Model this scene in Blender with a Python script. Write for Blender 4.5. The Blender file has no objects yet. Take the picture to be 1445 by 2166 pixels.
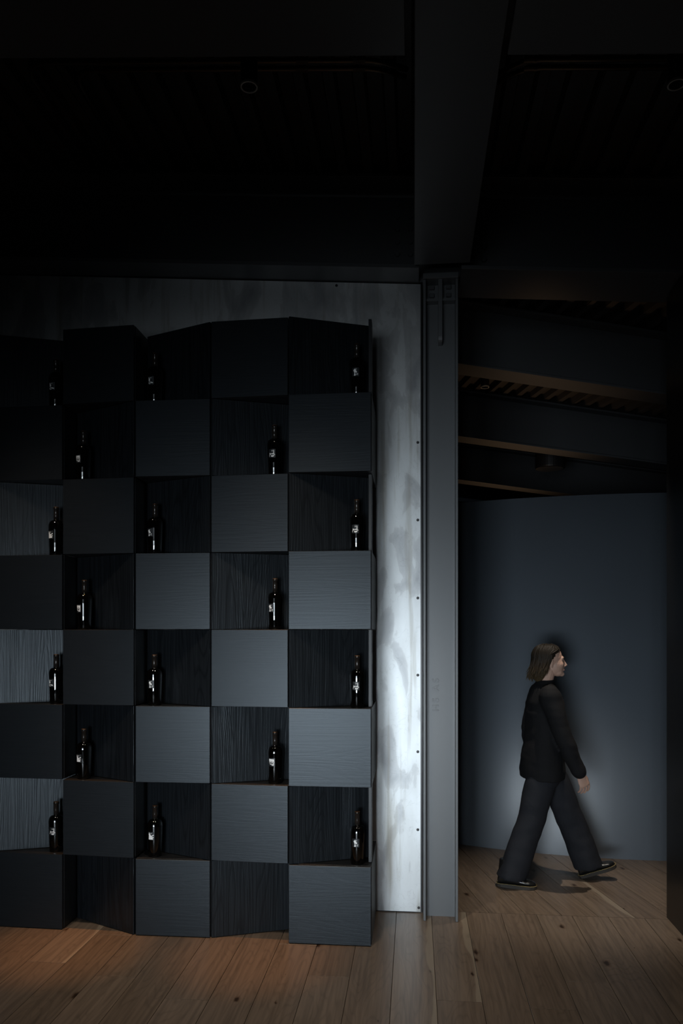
import bpy, bmesh, math, random
from math import sin, cos, pi, atan, radians, sqrt
from mathutils import Vector, Matrix, Euler, noise

# ------------------------------------------------------------------ camera
SC = bpy.context.scene
COL = SC.collection
EYE, FPX, CX, HOR = 1.80, 1600.0, 722.5, 1335.0
TH = atan(154.0 / FPX)                       # the room's depth axis meets the horizon 154 px right of centre
cam_data = bpy.data.cameras.new('camera')
cam = bpy.data.objects.new('camera', cam_data)
COL.objects.link(cam)
cam.location = (0, 0, EYE)
cam.rotation_euler = (pi / 2, 0, TH)
cam_data.sensor_fit = 'VERTICAL'
cam_data.sensor_height = 36.0
cam_data.lens = FPX / 2166.0 * 36.0
cam_data.shift_y = (HOR - 1083.0) / 2166.0
cam_data.clip_start = 0.05
cam_data.clip_end = 100
SC.camera = cam

# ------------------------------------------------------------------ exposure, world, lights
SC.view_settings.view_transform = 'Standard'
SC.view_settings.look = 'None'
SC.view_settings.gamma = 1.0
SC.view_settings.use_curve_mapping = False
SC.view_settings.exposure = 0.0
W = bpy.data.worlds.new('world')
SC.world = W
W.use_nodes = True
W.node_tree.nodes['Background'].inputs[0].default_value = (0.55, 0.75, 1.0, 1)
W.node_tree.nodes['Background'].inputs[1].default_value = 0.002


def area(name, loc, target, sx, sy, energy, color, spread=180):
    l = bpy.data.lights.new(name, 'AREA')
    l.shape = 'RECTANGLE'
    l.size, l.size_y, l.energy, l.color, l.spread = sx, sy, energy, color, radians(spread)
    o = bpy.data.objects.new(name, l)
    COL.objects.link(o)
    o.location = loc
    o.rotation_euler = (Vector(target) - Vector(loc)).to_track_quat('-Z', 'Y').to_euler()
    return o


def spot(name, loc, target, energy, color, angle, blend=0.6, r=0.03):
    l = bpy.data.lights.new(name, 'SPOT')
    l.energy, l.color, l.spot_size, l.spot_blend, l.shadow_soft_size = energy, color, radians(angle), blend, r
    o = bpy.data.objects.new(name, l)
    COL.objects.link(o)
    o.location = loc
    o.rotation_euler = (Vector(target) - Vector(loc)).to_track_quat('-Z', 'Y').to_euler()
    return o


COOL = (0.80, 0.91, 1.0)
WARM = (1.0, 0.44, 0.16)
# daylight through the two tall windows of the wall behind the viewer (brighter low down: the terrace outside)
for nm, xw, w_, k in (('window_daylight', -1.8, 1.9, 1.0), ('window_daylight_slim', -0.42, 0.34, 0.18)):
    area(nm + '_high', (xw, -4.05, 2.85), (-0.5, 4.4, 0.6), w_, 1.2, 0.7 * k, COOL, 50)
    area(nm + '_middle', (xw, -4.05, 1.65), (-0.4, 4.4, 0.9), w_, 1.15, 7.2 * k, COOL, 46)
    area(nm + '_low', (xw, -4.05, 0.56), (-0.4, 4.4, 0.55), w_, 1.0, 17 * k, COOL, 43)
# warm ceiling spots that wash the foot of the bottle wall
spot('shelf_spot', (-2.0, 4.02, 4.40), (-1.98, 4.16, 0.0), 330, WARM, 16, 1.0)
spot('shelf_spot_middle', (-0.9, 4.02, 4.40), (-0.88, 4.16, 0.0), 270, WARM, 16, 1.0)

# ------------------------------------------------------------------ geometry helpers
FW = Vector((-sin(TH), cos(TH), 0))
RT = Vector((cos(TH), sin(TH), 0))


def pix(px, py, x=None, y=None, z=None, t=None):
    d = FW + RT * ((px - CX) / FPX) + Vector((0, 0, (HOR - py) / FPX))
    if t is None:
        if x is not None:
            t = x / d.x
        elif y is not None:
            t = y / d.y
        else:
            t = (z - EYE) / d.z
    return Vector((0, 0, EYE)) + d * t


def obj(name, bm, mat=None, parent=None, loc=None, rot=None, smooth=False):
    me = bpy.data.meshes.new(name)
    bmesh.ops.recalc_face_normals(bm, faces=bm.faces)
    bm.to_mesh(me)
    bm.free()
    if mat:
        me.materials.append(mat)
    if smooth:
        for p in me.polygons:
            p.use_smooth = True
    o = bpy.data.objects.new(name, me)
    COL.objects.link(o)
    if loc is not None:
        o.location = loc
    if rot is not None:
        o.rotation_euler = rot
    if parent:
        o.parent = parent
    return o


def thing(name, label, cat, loc=(0, 0, 0), rotz=0, group=None):
    o = bpy.data.objects.new(name, None)
    COL.objects.link(o)
    o.empty_display_size = 0.1
    o.location = loc
    o.rotation_euler = (0, 0, rotz)
    return tag(o, label, cat, group)


def tag(o, label, cat, group=None):
    o['label'] = label
    o['category'] = cat
    if group:
        o['group'] = group
    return o


def struct(o):
    o['kind'] = 'structure'
    return o


def add_hex(bm, pts):
    """8 points: bottom 4 (ccw), top 4"""
    v = [bm.verts.new(p) for p in pts]
    for f in ((0, 1, 2, 3), (4, 5, 6, 7), (0, 1, 5, 4), (1, 2, 6, 5), (2, 3, 7, 6), (3, 0, 4, 7)):
        bm.faces.new([v[i] for i in f])
    return v


def add_box(bm, x0, x1, y0, y1, z0, z1):
    return add_hex(bm, [(x0, y0, z0), (x1, y0, z0), (x1, y1, z0), (x0, y1, z0),
                        (x0, y0, z1), (x1, y0, z1), (x1, y1, z1), (x0, y1, z1)])


def bevel(bm, w, seg=1):
    bmesh.ops.bevel(bm, geom=list(bm.edges), offset=w, segments=seg, affect='EDGES', profile=0.5)


def add_prism(bm, pts, z0, z1):
    a = [bm.verts.new((p[0], p[1], z0)) for p in pts]
    b = [bm.verts.new((p[0], p[1], z1)) for p in pts]
    bm.faces.new(a[::-1])
    bm.faces.new(b)
    n = len(pts)
    for i in range(n):
        bm.faces.new((a[i], a[(i + 1) % n], b[(i + 1) % n], b[i]))


def add_lathe(bm, prof, n=32, c=(0, 0, 0)):
    rings = []
    for r, z in prof:
        if r < 1e-6:
            rings.append([bm.verts.new((c[0], c[1], c[2] + z))])
        else:
            rings.append([bm.verts.new((c[0] + r * cos(2 * pi * i / n), c[1] + r * sin(2 * pi * i / n), c[2] + z)) for i in range(n)])
    for a, b in zip(rings, rings[1:]):
        for i in range(n):
            j = (i + 1) % n
            if len(a) == 1 and len(b) == 1:
                continue
            if len(a) == 1:
                bm.faces.new((a[0], b[i], b[j]))
            elif len(b) == 1:
                bm.faces.new((a[i], a[j], b[0]))
            else:
                bm.faces.new((a[i], a[j], b[j], b[i]))


def add_loft(bm, secs, n=14, cap=True):
    """secs: (center, ra, rb, ua, ub): ellipse with axes ua, ub"""
    rings = []
    for c, ra, rb, ua, ub in secs:
        rings.append([bm.verts.new(c + ua * (ra * cos(2 * pi * i / n)) + ub * (rb * sin(2 * pi * i / n))) for i in range(n)])
    for a, b in zip(rings, rings[1:]):
        for i in range(n):
            j = (i + 1) % n
            bm.faces.new((a[i], a[j], b[j], b[i]))
    if cap:
        bm.faces.new(rings[0][::-1])
        bm.faces.new(rings[-1])


def add_tube(bm, pts, radii, n=10, cap=True):
    pts = [Vector(p) for p in pts]
    if not hasattr(radii, '__len__'):
        radii = [radii] * len(pts)
    secs = []
    up = None
    for i, p in enumerate(pts):
        d = (pts[min(i + 1, len(pts) - 1)] - pts[max(i - 1, 0)]).normalized()
        if up is None:
            up = Vector((0, 0, 1)) if abs(d.z) < 0.9 else Vector((0, 1, 0))
        a = d.cross(up).normalized()
        b = a.cross(d).normalized()
        up = b
        secs.append((p, radii[i], radii[i], a, b))
    add_loft(bm, secs, n, cap)


def add_ball(bm, c, rx, ry=None, rz=None, u=16, v=10, rot=None):
    ry = rx if ry is None else ry
    rz = rx if rz is None else rz
    m = Matrix.Translation(c)
    if rot:
        m = m @ Euler(rot).to_matrix().to_4x4()
    m = m @ Matrix.Diagonal((rx, ry, rz, 1))
    bmesh.ops.create_uvsphere(bm, u_segments=u, v_segments=v, radius=1.0, matrix=m)


def remeshed(name, bm, voxel, mat, parent, smooth_it=4, fac=0.5, disp=None):
    """join overlapping closed shapes into one continuous surface"""
    me = bpy.data.meshes.new(name + '_src')
    bmesh.ops.recalc_face_normals(bm, faces=bm.faces)
    bm.to_mesh(me)
    bm.free()
    t = bpy.data.objects.new(name + '_src', me)
    COL.objects.link(t)
    r = t.modifiers.new('r', 'REMESH')
    r.mode = 'VOXEL'
    r.voxel_size = voxel
    s = t.modifiers.new('s', 'SMOOTH')
    s.iterations = smooth_it
    s.factor = fac
    dg = bpy.context.evaluated_depsgraph_get()
    m2 = bpy.data.meshes.new_from_object(t.evaluated_get(dg))
    m2.name = name
    bpy.data.objects.remove(t)
    bpy.data.meshes.remove(me)
    if disp:
        for v in m2.vertices:
            v.co += disp(v.co, v.normal)
    m2.materials.clear()
    m2.materials.append(mat)
    for p in m2.polygons:
        p.use_smooth = True
    o = bpy.data.objects.new(name, m2)
    COL.objects.link(o)
    o.parent = parent
    return o


# ------------------------------------------------------------------ materials
def mat_base(name):
    m = bpy.data.materials.new(name)
    m.use_nodes = True
    nt = m.node_tree
    return m, nt, nt.nodes['Principled BSDF']


def N(nt, t, **kw):
    n = nt.nodes.new(t)
    for k, v in kw.items():
        setattr(n, k, v)
    return n


def plain(name, col, rough=0.5, metal=0.0, spec=0.5, var=0.12, scale=9.0, bump=0.0):
    m, nt, b = mat_base(name)
    tc = N(nt, 'ShaderNodeTexCoord')
    nz = N(nt, 'ShaderNodeTexNoise')
    nz.inputs['Scale'].default_value = scale
    nz.inputs['Detail'].default_value = 5
    nt.links.new(tc.outputs['Object'], nz.inputs['Vector'])
    mx = N(nt, 'ShaderNodeMix', data_type='RGBA')
    mx.inputs['A'].default_value = tuple(c * (1 - var) for c in col) + (1,)
    mx.inputs['B'].default_value = tuple(c * (1 + var) for c in col) + (1,)
    nt.links.new(nz.outputs['Fac'], mx.inputs['Factor'])
    nt.links.new(mx.outputs['Result'], b.inputs['Base Color'])
    b.inputs['Roughness'].default_value = rough
    b.inputs['Metallic'].default_value = metal
    b.inputs['Specular IOR Level'].default_value = spec
    if bump:
        bp = N(nt, 'ShaderNodeBump')
        bp.inputs['Strength'].default_value = bump
        bp.inputs['Distance'].default_value = 0.002
        nt.links.new(nz.outputs['Fac'], bp.inputs['Height'])
        nt.links.new(bp.outputs['Normal'], b.inputs['Normal'])
    return m


def rand_coords(nt, scale):
    """object coordinates shifted by a random amount per object, then scaled"""
    tc = N(nt, 'ShaderNodeTexCoord')
    oi = N(nt, 'ShaderNodeObjectInfo')
    mul = N(nt, 'ShaderNodeVectorMath', operation='MULTIPLY')
    cmb = N(nt, 'ShaderNodeCombineXYZ')
    for k in range(3):
        nt.links.new(oi.outputs['Random'], cmb.inputs[k])
    mul.inputs[1].default_value = (37.0, 61.0, 23.0)
    nt.links.new(cmb.outputs[0], mul.inputs[0])
    add = N(nt, 'ShaderNodeVectorMath', operation='ADD')
    nt.links.new(tc.outputs['Object'], add.inputs[0])
    nt.links.new(mul.outputs[0], add.inputs[1])
    mp = N(nt, 'ShaderNodeMapping')
    mp.inputs['Scale'].default_value = scale
    nt.links.new(add.outputs[0], mp.inputs['Vector'])
    return tc, oi, add, mp


def ramp(nt, src, stops):
    r = N(nt, 'ShaderNodeValToRGB')
    el = r.color_ramp.elements
    while len(el) > len(stops):
        el.remove(el[-1])
    while len(el) < len(stops):
        el.new(0.5)
    for e, (p, c) in zip(el, stops):
        e.position = p
        e.color = c if len(c) == 4 else tuple(c) + (1,)
    nt.links.new(src, r.inputs['Fac'])
    return r


def black_oak(name, along, dark, light, rough, contrast=1.0, spec=0.36):
    """ebonised oak, grain along one axis of the object"""
    m, nt, b = mat_base(name)
    big = [7.0, 7.0, 7.0]
    fine = [110.0, 110.0, 110.0]
    k = 'xyz'.index(along)
    big[k] = 0.55
    fine[k] = 2.2
    tc, oi, add, mp = rand_coords(nt, fine)
    n1 = N(nt, 'ShaderNodeTexNoise')
    n1.inputs['Scale'].default_value = 1.0
    n1.inputs['Detail'].default_value = 4
    nt.links.new(mp.outputs[0], n1.inputs['Vector'])
    mp2 = N(nt, 'ShaderNodeMapping')
    mp2.inputs['Scale'].default_value = big
    nt.links.new(add.outputs[0], mp2.inputs['Vector'])
    n2 = N(nt, 'ShaderNodeTexNoise')
    n2.inputs['Scale'].default_value = 0.8
    n2.inputs['Detail'].default_value = 1.0
    nt.links.new(mp2.outputs[0], n2.inputs['Vector'])
    mlt = N(nt, 'ShaderNodeMath', operation='MULTIPLY')
    mlt.inputs[1].default_value = 26.0
    nt.links.new(n2.outputs['Fac'], mlt.inputs[0])
    sn = N(nt, 'ShaderNodeMath', operation='FRACT')       # growth rings: a saw-tooth over the noise's contour lines
    nt.links.new(mlt.outputs[0], sn.inputs[0])
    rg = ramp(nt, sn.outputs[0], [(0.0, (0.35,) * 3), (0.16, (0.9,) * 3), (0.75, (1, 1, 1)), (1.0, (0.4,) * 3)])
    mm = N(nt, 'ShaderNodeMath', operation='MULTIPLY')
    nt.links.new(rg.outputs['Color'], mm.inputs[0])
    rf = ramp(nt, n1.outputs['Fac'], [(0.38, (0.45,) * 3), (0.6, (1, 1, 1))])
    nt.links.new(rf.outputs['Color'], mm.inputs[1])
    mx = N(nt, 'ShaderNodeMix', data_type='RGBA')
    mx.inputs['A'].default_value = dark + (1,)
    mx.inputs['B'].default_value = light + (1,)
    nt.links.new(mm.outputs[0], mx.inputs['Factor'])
    nt.links.new(mx.outputs['Result'], b.inputs['Base Color'])
    b.inputs['Roughness'].default_value = rough
    b.inputs['Specular IOR Level'].default_value = spec
    b.inputs['Specular Tint'].default_value = (0.84, 0.93, 1.0, 1)
    bp = N(nt, 'ShaderNodeBump')
    bp.inputs['Strength'].default_value = 0.35 * contrast
    bp.inputs['Distance'].default_value = 0.0015
    nt.links.new(mm.outputs[0], bp.inputs['Height'])
    nt.links.new(bp.outputs['Normal'], b.inputs['Normal'])
    return m


def oak_plank(name):
    m, nt, b = mat_base(name)
    tc, oi, add, mp = rand_coords(nt, (55.0, 2.0, 1.0))
    n1 = N(nt, 'ShaderNodeTexNoise')
    n1.inputs['Scale'].default_value = 1.0
    n1.inputs['Detail'].default_value = 6
    nt.links.new(mp.outputs[0], n1.inputs['Vector'])
    mp2 = N(nt, 'ShaderNodeMapping')
    mp2.inputs['Scale'].default_value = (6.0, 0.75, 1.0)
    nt.links.new(add.outputs[0], mp2.inputs['Vector'])
    n2 = N(nt, 'ShaderNodeTexNoise')
    n2.inputs['Scale'].default_value = 1.0
    n2.inputs['Detail'].default_value = 2.0
    nt.links.new(mp2.outputs[0], n2.inputs['Vector'])
    mlt = N(nt, 'ShaderNodeMath', operation='MULTIPLY')
    mlt.inputs[1].default_value = 22.0
    nt.links.new(n2.outputs['Fac'], mlt.inputs[0])
    fr = N(nt, 'ShaderNodeMath', operation='FRACT')
    nt.links.new(mlt.outputs[0], fr.inputs[0])
    rings = ramp(nt, fr.outputs[0], [(0.0, (0.78,) * 3), (0.2, (1, 1, 1)), (0.8, (1, 1, 1)), (1.0, (0.78,) * 3)])
    # board to board tone
    tone = ramp(nt, oi.outputs['Random'], [(0.0, (0.150, 0.110, 0.078)), (0.35, (0.182, 0.135, 0.098)),
                                           (0.7, (0.164, 0.122, 0.090)), (1.0, (0.205, 0.156, 0.116))])
    g = ramp(nt, n1.outputs['Fac'], [(0.3, (0.72,) * 3), (0.62, (1.08,) * 3)])
    m1 = N(nt, 'ShaderNodeMix', data_type='RGBA', blend_type='MULTIPLY')
    m1.inputs['Factor'].default_value = 1.0
    nt.links.new(tone.outputs['Color'], m1.inputs['A'])
    nt.links.new(g.outputs['Color'], m1.inputs['B'])
    m2 = N(nt, 'ShaderNodeMix', data_type='RGBA', blend_type='MULTIPLY')
    m2.inputs['Factor'].default_value = 0.8
    nt.links.new(m1.outputs['Result'], m2.inputs['A'])
    nt.links.new(rings.outputs['Color'], m2.inputs['B'])
    # knots
    mp3 = N(nt, 'ShaderNodeMapping')
    mp3.inputs['Scale'].default_value = (8.0, 3.6, 1.0)
    nt.links.new(add.outputs[0], mp3.inputs['Vector'])
    wn = N(nt, 'ShaderNodeTexNoise')
    wn.inputs['Scale'].default_value = 6
    nt.links.new(mp3.outputs[0], wn.inputs['Vector'])
    wm = N(nt, 'ShaderNodeMix', data_type='RGBA')
    wm.inputs['Factor'].default_value = 0.16
    nt.links.new(mp3.outputs[0], wm.inputs['A'])
    nt.links.new(wn.outputs['Color'], wm.inputs['B'])
    vo = N(nt, 'ShaderNodeTexVoronoi', voronoi_dimensions='2D')
    vo.inputs['Scale'].default_value = 1.0
    nt.links.new(wm.outputs['Result'], vo.inputs['Vector'])
    sep = N(nt, 'ShaderNodeSeparateColor')
    nt.links.new(vo.outputs['Color'], sep.inputs[0])
    size = N(nt, 'ShaderNodeMapRange')
    size.inputs['From Min'].default_value = 0.78
    size.inputs['From Max'].default_value = 1.0
    size.inputs['To Min'].default_value = 0.0005
    size.inputs['To Max'].default_value = 0.19
    nt.links.new(sep.outputs[0], size.inputs['Value'])
    dv = N(nt, 'ShaderNodeMath', operation='DIVIDE')
    nt.links.new(vo.outputs['Distance'], dv.inputs[0])
    nt.links.new(size.outputs[0], dv.inputs[1])
    kn = ramp(nt, dv.outputs[0], [(0.0, (0.10, 0.07, 0.05)), (0.35, (0.3, 0.24, 0.2)), (0.6, (0.75, 0.7, 0.66)), (1.0, (1, 1, 1))])
    m3 = N(nt, 'ShaderNodeMix', data_type='RGBA', blend_type='MULTIPLY')
    m3.inputs['Factor'].default_value = 1.0
    nt.links.new(m2.outputs['Result'], m3.inputs['A'])
    nt.links.new(kn.outputs['Color'], m3.inputs['B'])
    # pale sapwood along one edge of some boards
    sx = N(nt, 'ShaderNodeSeparateXYZ')
    nt.links.new(tc.outputs['Object'], sx.inputs[0])
    ns = N(nt, 'ShaderNodeTexNoise', noise_dimensions='1D')
    ns.inputs['Scale'].default_value = 1.6
    nt.links.new(sx.outputs['Y'], ns.inputs['W'])
    ma = N(nt, 'ShaderNodeMath', operation='MULTIPLY_ADD')
    ma.inputs[1].default_value = 0.10
    nt.links.new(ns.outputs['Fac'], ma.inputs[0])
    nt.links.new(sx.outputs['X'], ma.inputs[2])
    st = N(nt, 'ShaderNodeMapRange')
    st.inputs['From Min'].default_value = 0.128
    st.inputs['From Max'].default_value = 0.136
    nt.links.new(ma.outputs[0], st.inputs['Value'])
    pick = N(nt, 'ShaderNodeMath', operation='GREATER_THAN')
    pick.inputs[1].default_value = 0.89
    nt.links.new(oi.outputs['Random'], pick.inputs[0])
    mk = N(nt, 'ShaderNodeMath', operation='MULTIPLY')
    nt.links.new(st.outputs[0], mk.inputs[0])
    nt.links.new(pick.outputs[0], mk.inputs[1])
    mk2 = N(nt, 'ShaderNodeMath', operation='MULTIPLY')
    mk2.inputs[1].default_value = 0.7
    nt.links.new(mk.outputs[0], mk2.inputs[0])
    m4 = N(nt, 'ShaderNodeMix', data_type='RGBA')
    m4.inputs['B'].default_value = (0.30, 0.25, 0.19, 1)
    nt.links.new(mk2.outputs[0], m4.inputs['Factor'])
    nt.links.new(m3.outputs['Result'], m4.inputs['A'])
    nt.links.new(m4.outputs['Result'], b.inputs['Base Color'])
    b.inputs['Roughness'].default_value = 0.30
    b.inputs['Specular IOR Level'].default_value = 0.5
    bp = N(nt, 'ShaderNodeBump')
    bp.inputs['Strength'].default_value = 0.25
    bp.inputs['Distance'].default_value = 0.001
    nt.links.new(n1.outputs['Fac'], bp.inputs['Height'])
    nt.links.new(bp.outputs['Normal'], b.inputs['Normal'])
    return m


def zinc_sheet(name):
    m, nt, b = mat_base(name)
    tc = N(nt, 'ShaderNodeTexCoord')

    def nz(scale, s=1.0, detail=6, dist=0.0):
        mp = N(nt, 'ShaderNodeMapping')
        mp.inputs['Scale'].default_value = scale
        nt.links.new(tc.outputs['Object'], mp.inputs['Vector'])
        n = N(nt, 'ShaderNodeTexNoise')
        n.inputs['Scale'].default_value = s
        n.inputs['Detail'].default_value = detail
        n.inputs['Distortion'].default_value = dist
        nt.links.new(mp.outputs[0], n.inputs['Vector'])
        return n
    a = nz((6.5, 6.5, 2.6), 1.0, 12, 0.5)
    base = ramp(nt, a.outputs['Fac'], [(0.28, (0.32, 0.325, 0.335)), (0.44, (0.46, 0.465, 0.47)), (0.485, (0.50, 0.505, 0.505)), (0.505, (0.58, 0.59, 0.59)), (0.75, (0.64, 0.655, 0.66))])
    s = nz((16, 16, 0.9), 1.0, 4)
    stain = ramp(nt, s.outputs['Fac'], [(0.56, (0, 0, 0)), (0.72, (0.7,) * 3)])
    m1 = N(nt, 'ShaderNodeMix', data_type='RGBA')
    m1.inputs['B'].default_value = (0.30, 0.275, 0.225, 1)
    nt.links.new(stain.outputs['Color'], m1.inputs['Factor'])
    nt.links.new(base.outputs['Color'], m1.inputs['A'])
    d = nz((9, 9, 6), 1.0, 8, 1.2)
    mark = ramp(nt, d.outputs['Fac'], [(0.492, (1, 1, 1)), (0.5, (0.72,) * 3), (0.508, (1, 1, 1))])
    m2 = N(nt, 'ShaderNodeMix', data_type='RGBA', blend_type='MULTIPLY')
    m2.inputs['Factor'].default_value = 0.4
    nt.links.new(m1.outputs['Result'], m2.inputs['A'])
    nt.links.new(mark.outputs['Color'], m2.inputs['B'])
    nt.links.new(m2.outputs['Result'], b.inputs['Base Color'])
    b.inputs['Metallic'].default_value = 0.78
    rr = ramp(nt, a.outputs['Fac'], [(0.3, (0.49,) * 3), (0.7, (0.46,) * 3)])
    nt.links.new(rr.outputs['Color'], b.inputs['Roughness'])
    return m


def hair_mat(name):
    """dark brown at the roots, dark blond towards the tips (object z runs up the body)"""
    m, nt, b = mat_base(name)
    tc = N(nt, 'ShaderNodeTexCoord')
    sp = N(nt, 'ShaderNodeSeparateXYZ')
    nt.links.new(tc.outputs['Object'], sp.inputs[0])
    nz = N(nt, 'ShaderNodeTexNoise')
    mp = N(nt, 'ShaderNodeMapping')
    mp.inputs['Scale'].default_value = (90, 90, 12)
    nt.links.new(tc.outputs['Object'], mp.inputs['Vector'])
    nt.links.new(mp.outputs[0], nz.inputs['Vector'])
    ma = N(nt, 'ShaderNodeMath', operation='MULTIPLY_ADD')
    ma.inputs[1].default_value = .16
    nt.links.new(nz.outputs['Fac'], ma.inputs[0])
    nt.links.new(sp.outputs['Z'], ma.inputs[2])
    mr = N(nt, 'ShaderNodeMapRange')
    mr.inputs['From Min'].default_value = 1.46
    mr.inputs['From Max'].default_value = 1.72
    nt.links.new(ma.outputs[0], mr.inputs['Value'])
    r = ramp(nt, mr.outputs[0], [(0.0, (0.14, 0.10, 0.048)), (0.35, (0.060, 0.040, 0.020)), (0.65, (0.022, 0.015, 0.009)), (1.0, (0.015, 0.011, 0.007))])
    nt.links.new(r.outputs['Color'], b.inputs['Base Color'])
    b.inputs['Roughness'].default_value = 0.55
    b.inputs['Specular IOR Level'].default_value = 0.22
    return m


M = {}
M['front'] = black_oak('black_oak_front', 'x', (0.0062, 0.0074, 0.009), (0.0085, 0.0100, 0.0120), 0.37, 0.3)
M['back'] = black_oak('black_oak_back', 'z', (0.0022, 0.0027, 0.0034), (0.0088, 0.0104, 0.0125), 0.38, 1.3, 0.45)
M['carcass'] = plain('black_oak_edge', (0.007, 0.0078, 0.009), 0.45)
M['plank'] = oak_plank('oak_plank')
M['subfloor'] = plain('dark_subfloor', (0.02, 0.014, 0.01), 0.9)
M['zinc'] = zinc_sheet('aged_zinc')
M['steel'] = plain('painted_dark_steel', (0.105, 0.110, 0.115), 0.40, 0.0, 0.8, 0.05, 3.0)
M['beam'] = plain('black_steel', (0.075, 0.077, 0.081), 0.45, 0.0, 0.5, 0.1, 2.0)
M['deck'] = plain('black_deck', (0.036, 0.033, 0.031), 0.5)
M['curved'] = plain('dark_plaster', (0.112, 0.130, 0.152), 0.37, 0.0, 0.8, 0.08, 1.5)
M['dark_wall'] = plain('dark_wall_panel', (0.012, 0.012, 0.012), 0.3)
M['black'] = plain('black_paint', (0.012, 0.012, 0.013), 0.4)
M['conduit'] = plain('dark_conduit', (0.09, 0.065, 0.045), 0.3, 0.7)
M['ring'] = plain('grey_ring', (0.55, 0.54, 0.50), 0.4, 0.5)
M['glass'] = plain('dark_bottle_glass', (0.0012, 0.0010, 0.0008), 0.03, 0.0, 1.0)
M['foil'] = plain('black_foil', (0.022, 0.017, 0.014), 0.22, 0.3)
M['copper'] = plain('copper_foil_top', (0.35, 0.15, 0.06), 0.35, 0.6)
M['label'] = plain('charcoal_label', (0.014, 0.016, 0.018), 0.45)
M['white'] = plain('white_label_print', (0.92, 0.90, 0.87), 0.6)
M['screw'] = plain('dark_screw', (0.05, 0.05, 0.05), 0.4, 0.6)
M['skin'] = plain('skin', (0.50, 0.31, 0.235), 0.5, 0, 0.4, 0.06, 30)
M['lips'] = plain('lips', (0.46, 0.25, 0.20), 0.5)
M['eye'] = plain('eye_white', (0.55, 0.52, 0.5), 0.2)
M['iris'] = plain('iris', (0.06, 0.04, 0.03), 0.2)
M['hair'] = hair_mat('brown_hair')
M['jacket'] = plain('black_knit', (0.007, 0.007, 0.008), 0.85, 0, 0.25, 0.3, 120, 0.4)
M['trousers'] = plain('charcoal_cloth', (0.0125, 0.0135, 0.0175), 0.8, 0, 0.3, 0.2, 90, 0.3)
M['boot'] = plain('black_leather', (0.010, 0.010, 0.010), 0.22)
M['sole'] = plain('dark_rubber', (0.03, 0.024, 0.018), 0.7)
M['stitch'] = plain('yellow_stitch', (0.45, 0.33, 0.12), 0.7)

# ------------------------------------------------------------------ setting: floor
rnd = random.Random(7)
THRESH = 4.90
YW = 4.86           # face of the zinc-clad wall
bm = bmesh.new()
add_box(bm, -6.0, 6.0, -4.3, 16.0, -0.12, -0.016)
floor = struct(obj('floor', bm, M['subfloor']))


def plank_obj(w, l, parent, loc, rz=0.0, clip=None):
    bm = bmesh.new()
    g = 0.0011
    add_box(bm, -w / 2 + g, w / 2 - g, -l / 2 + g, l / 2 - g, -0.0155, 0)
    top = [e for e in bm.edges if all(v.co.z > -0.001 for v in e.verts)]
    bmesh.ops.bevel(bm, geom=top, offset=0.0009, segments=1, affect='EDGES')
    if clip:
        co, no = clip
        R = Matrix.Translation(loc) @ Matrix.Rotation(rz, 4, 'Z')
        Ri = R.inverted()
        r = bmesh.ops.bisect_plane(bm, geom=bm.verts[:] + bm.edges[:] + bm.faces[:], plane_co=Ri @ Vector(co),
                                   plane_no=Ri.to_3x3() @ Vector(no), clear_outer=True)
        cut = [e for e in r['geom_cut'] if isinstance(e, bmesh.types.BMEdge)]
        if cut:
            bmesh.ops.edgeloop_fill(bm, edges=cut)
        if len(bm.faces) < 4:
            bm.free()
            return None
    return obj('plank', bm, M['plank'], parent, loc, (0, 0, rz))


PW = 0.2213
joints = {0: [3.72], 3: [3.98], -6: [3.61], -4: [4.30], -9: [4.33]}     # rows counted from x = 0.108
for k in range(-17, 9):
    xc = 0.108 + PW * (k + 0.5)
    if xc > 1.60:
        continue
    if k in joints:
        j = joints[k][0]
        ys = [THRESH, j, j - 1.9, j - 3.8]
        if THRESH - j > 2.3:
            ys.insert(1, j + 1.2)
    else:
        ys = [THRESH, THRESH - rnd.uniform(0.9, 2.2)]
        while ys[-1] > 1.2:
            ys.append(ys[-1] - rnd.uniform(1.5, 2.3))
    for y1, y0 in zip(ys, ys[1:]):
        plank_obj(PW, y1 - y0, floor, Vector((xc, (y0 + y1) / 2, 0)))
# the passage beyond turns 12.7 degrees to the left
WA = radians(12.7)
RW = Vector((cos(WA), sin(WA), 0))
DW = Vector((-sin(WA), cos(WA), 0))
P0 = pix(972, 769, t=5.94)
P0.z = 0


def wing(l, d, z=0.0):
    return P0 + RW * l + DW * d + Vector((0, 0, z))


for k in range(-7, 16):
    lc = 0.10 + PW * (k + 0.5)
    d = 1.6 - rnd.uniform(0, 1.2) + 0.4
    while d > -1.7:
        L = rnd.uniform(1.4, 2.2)
        plank_obj(PW, L, floor, wing(lc, d - L / 2), WA, clip=((0, THRESH + 0.001, 0), (0, -1, 0)))
        d -= L

# ------------------------------------------------------------------ setting: walls
SL = 0.066            # the roof falls to the right


def roof(x, z0=4.024):
    return z0 - SL * (x - 0.03)


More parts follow.
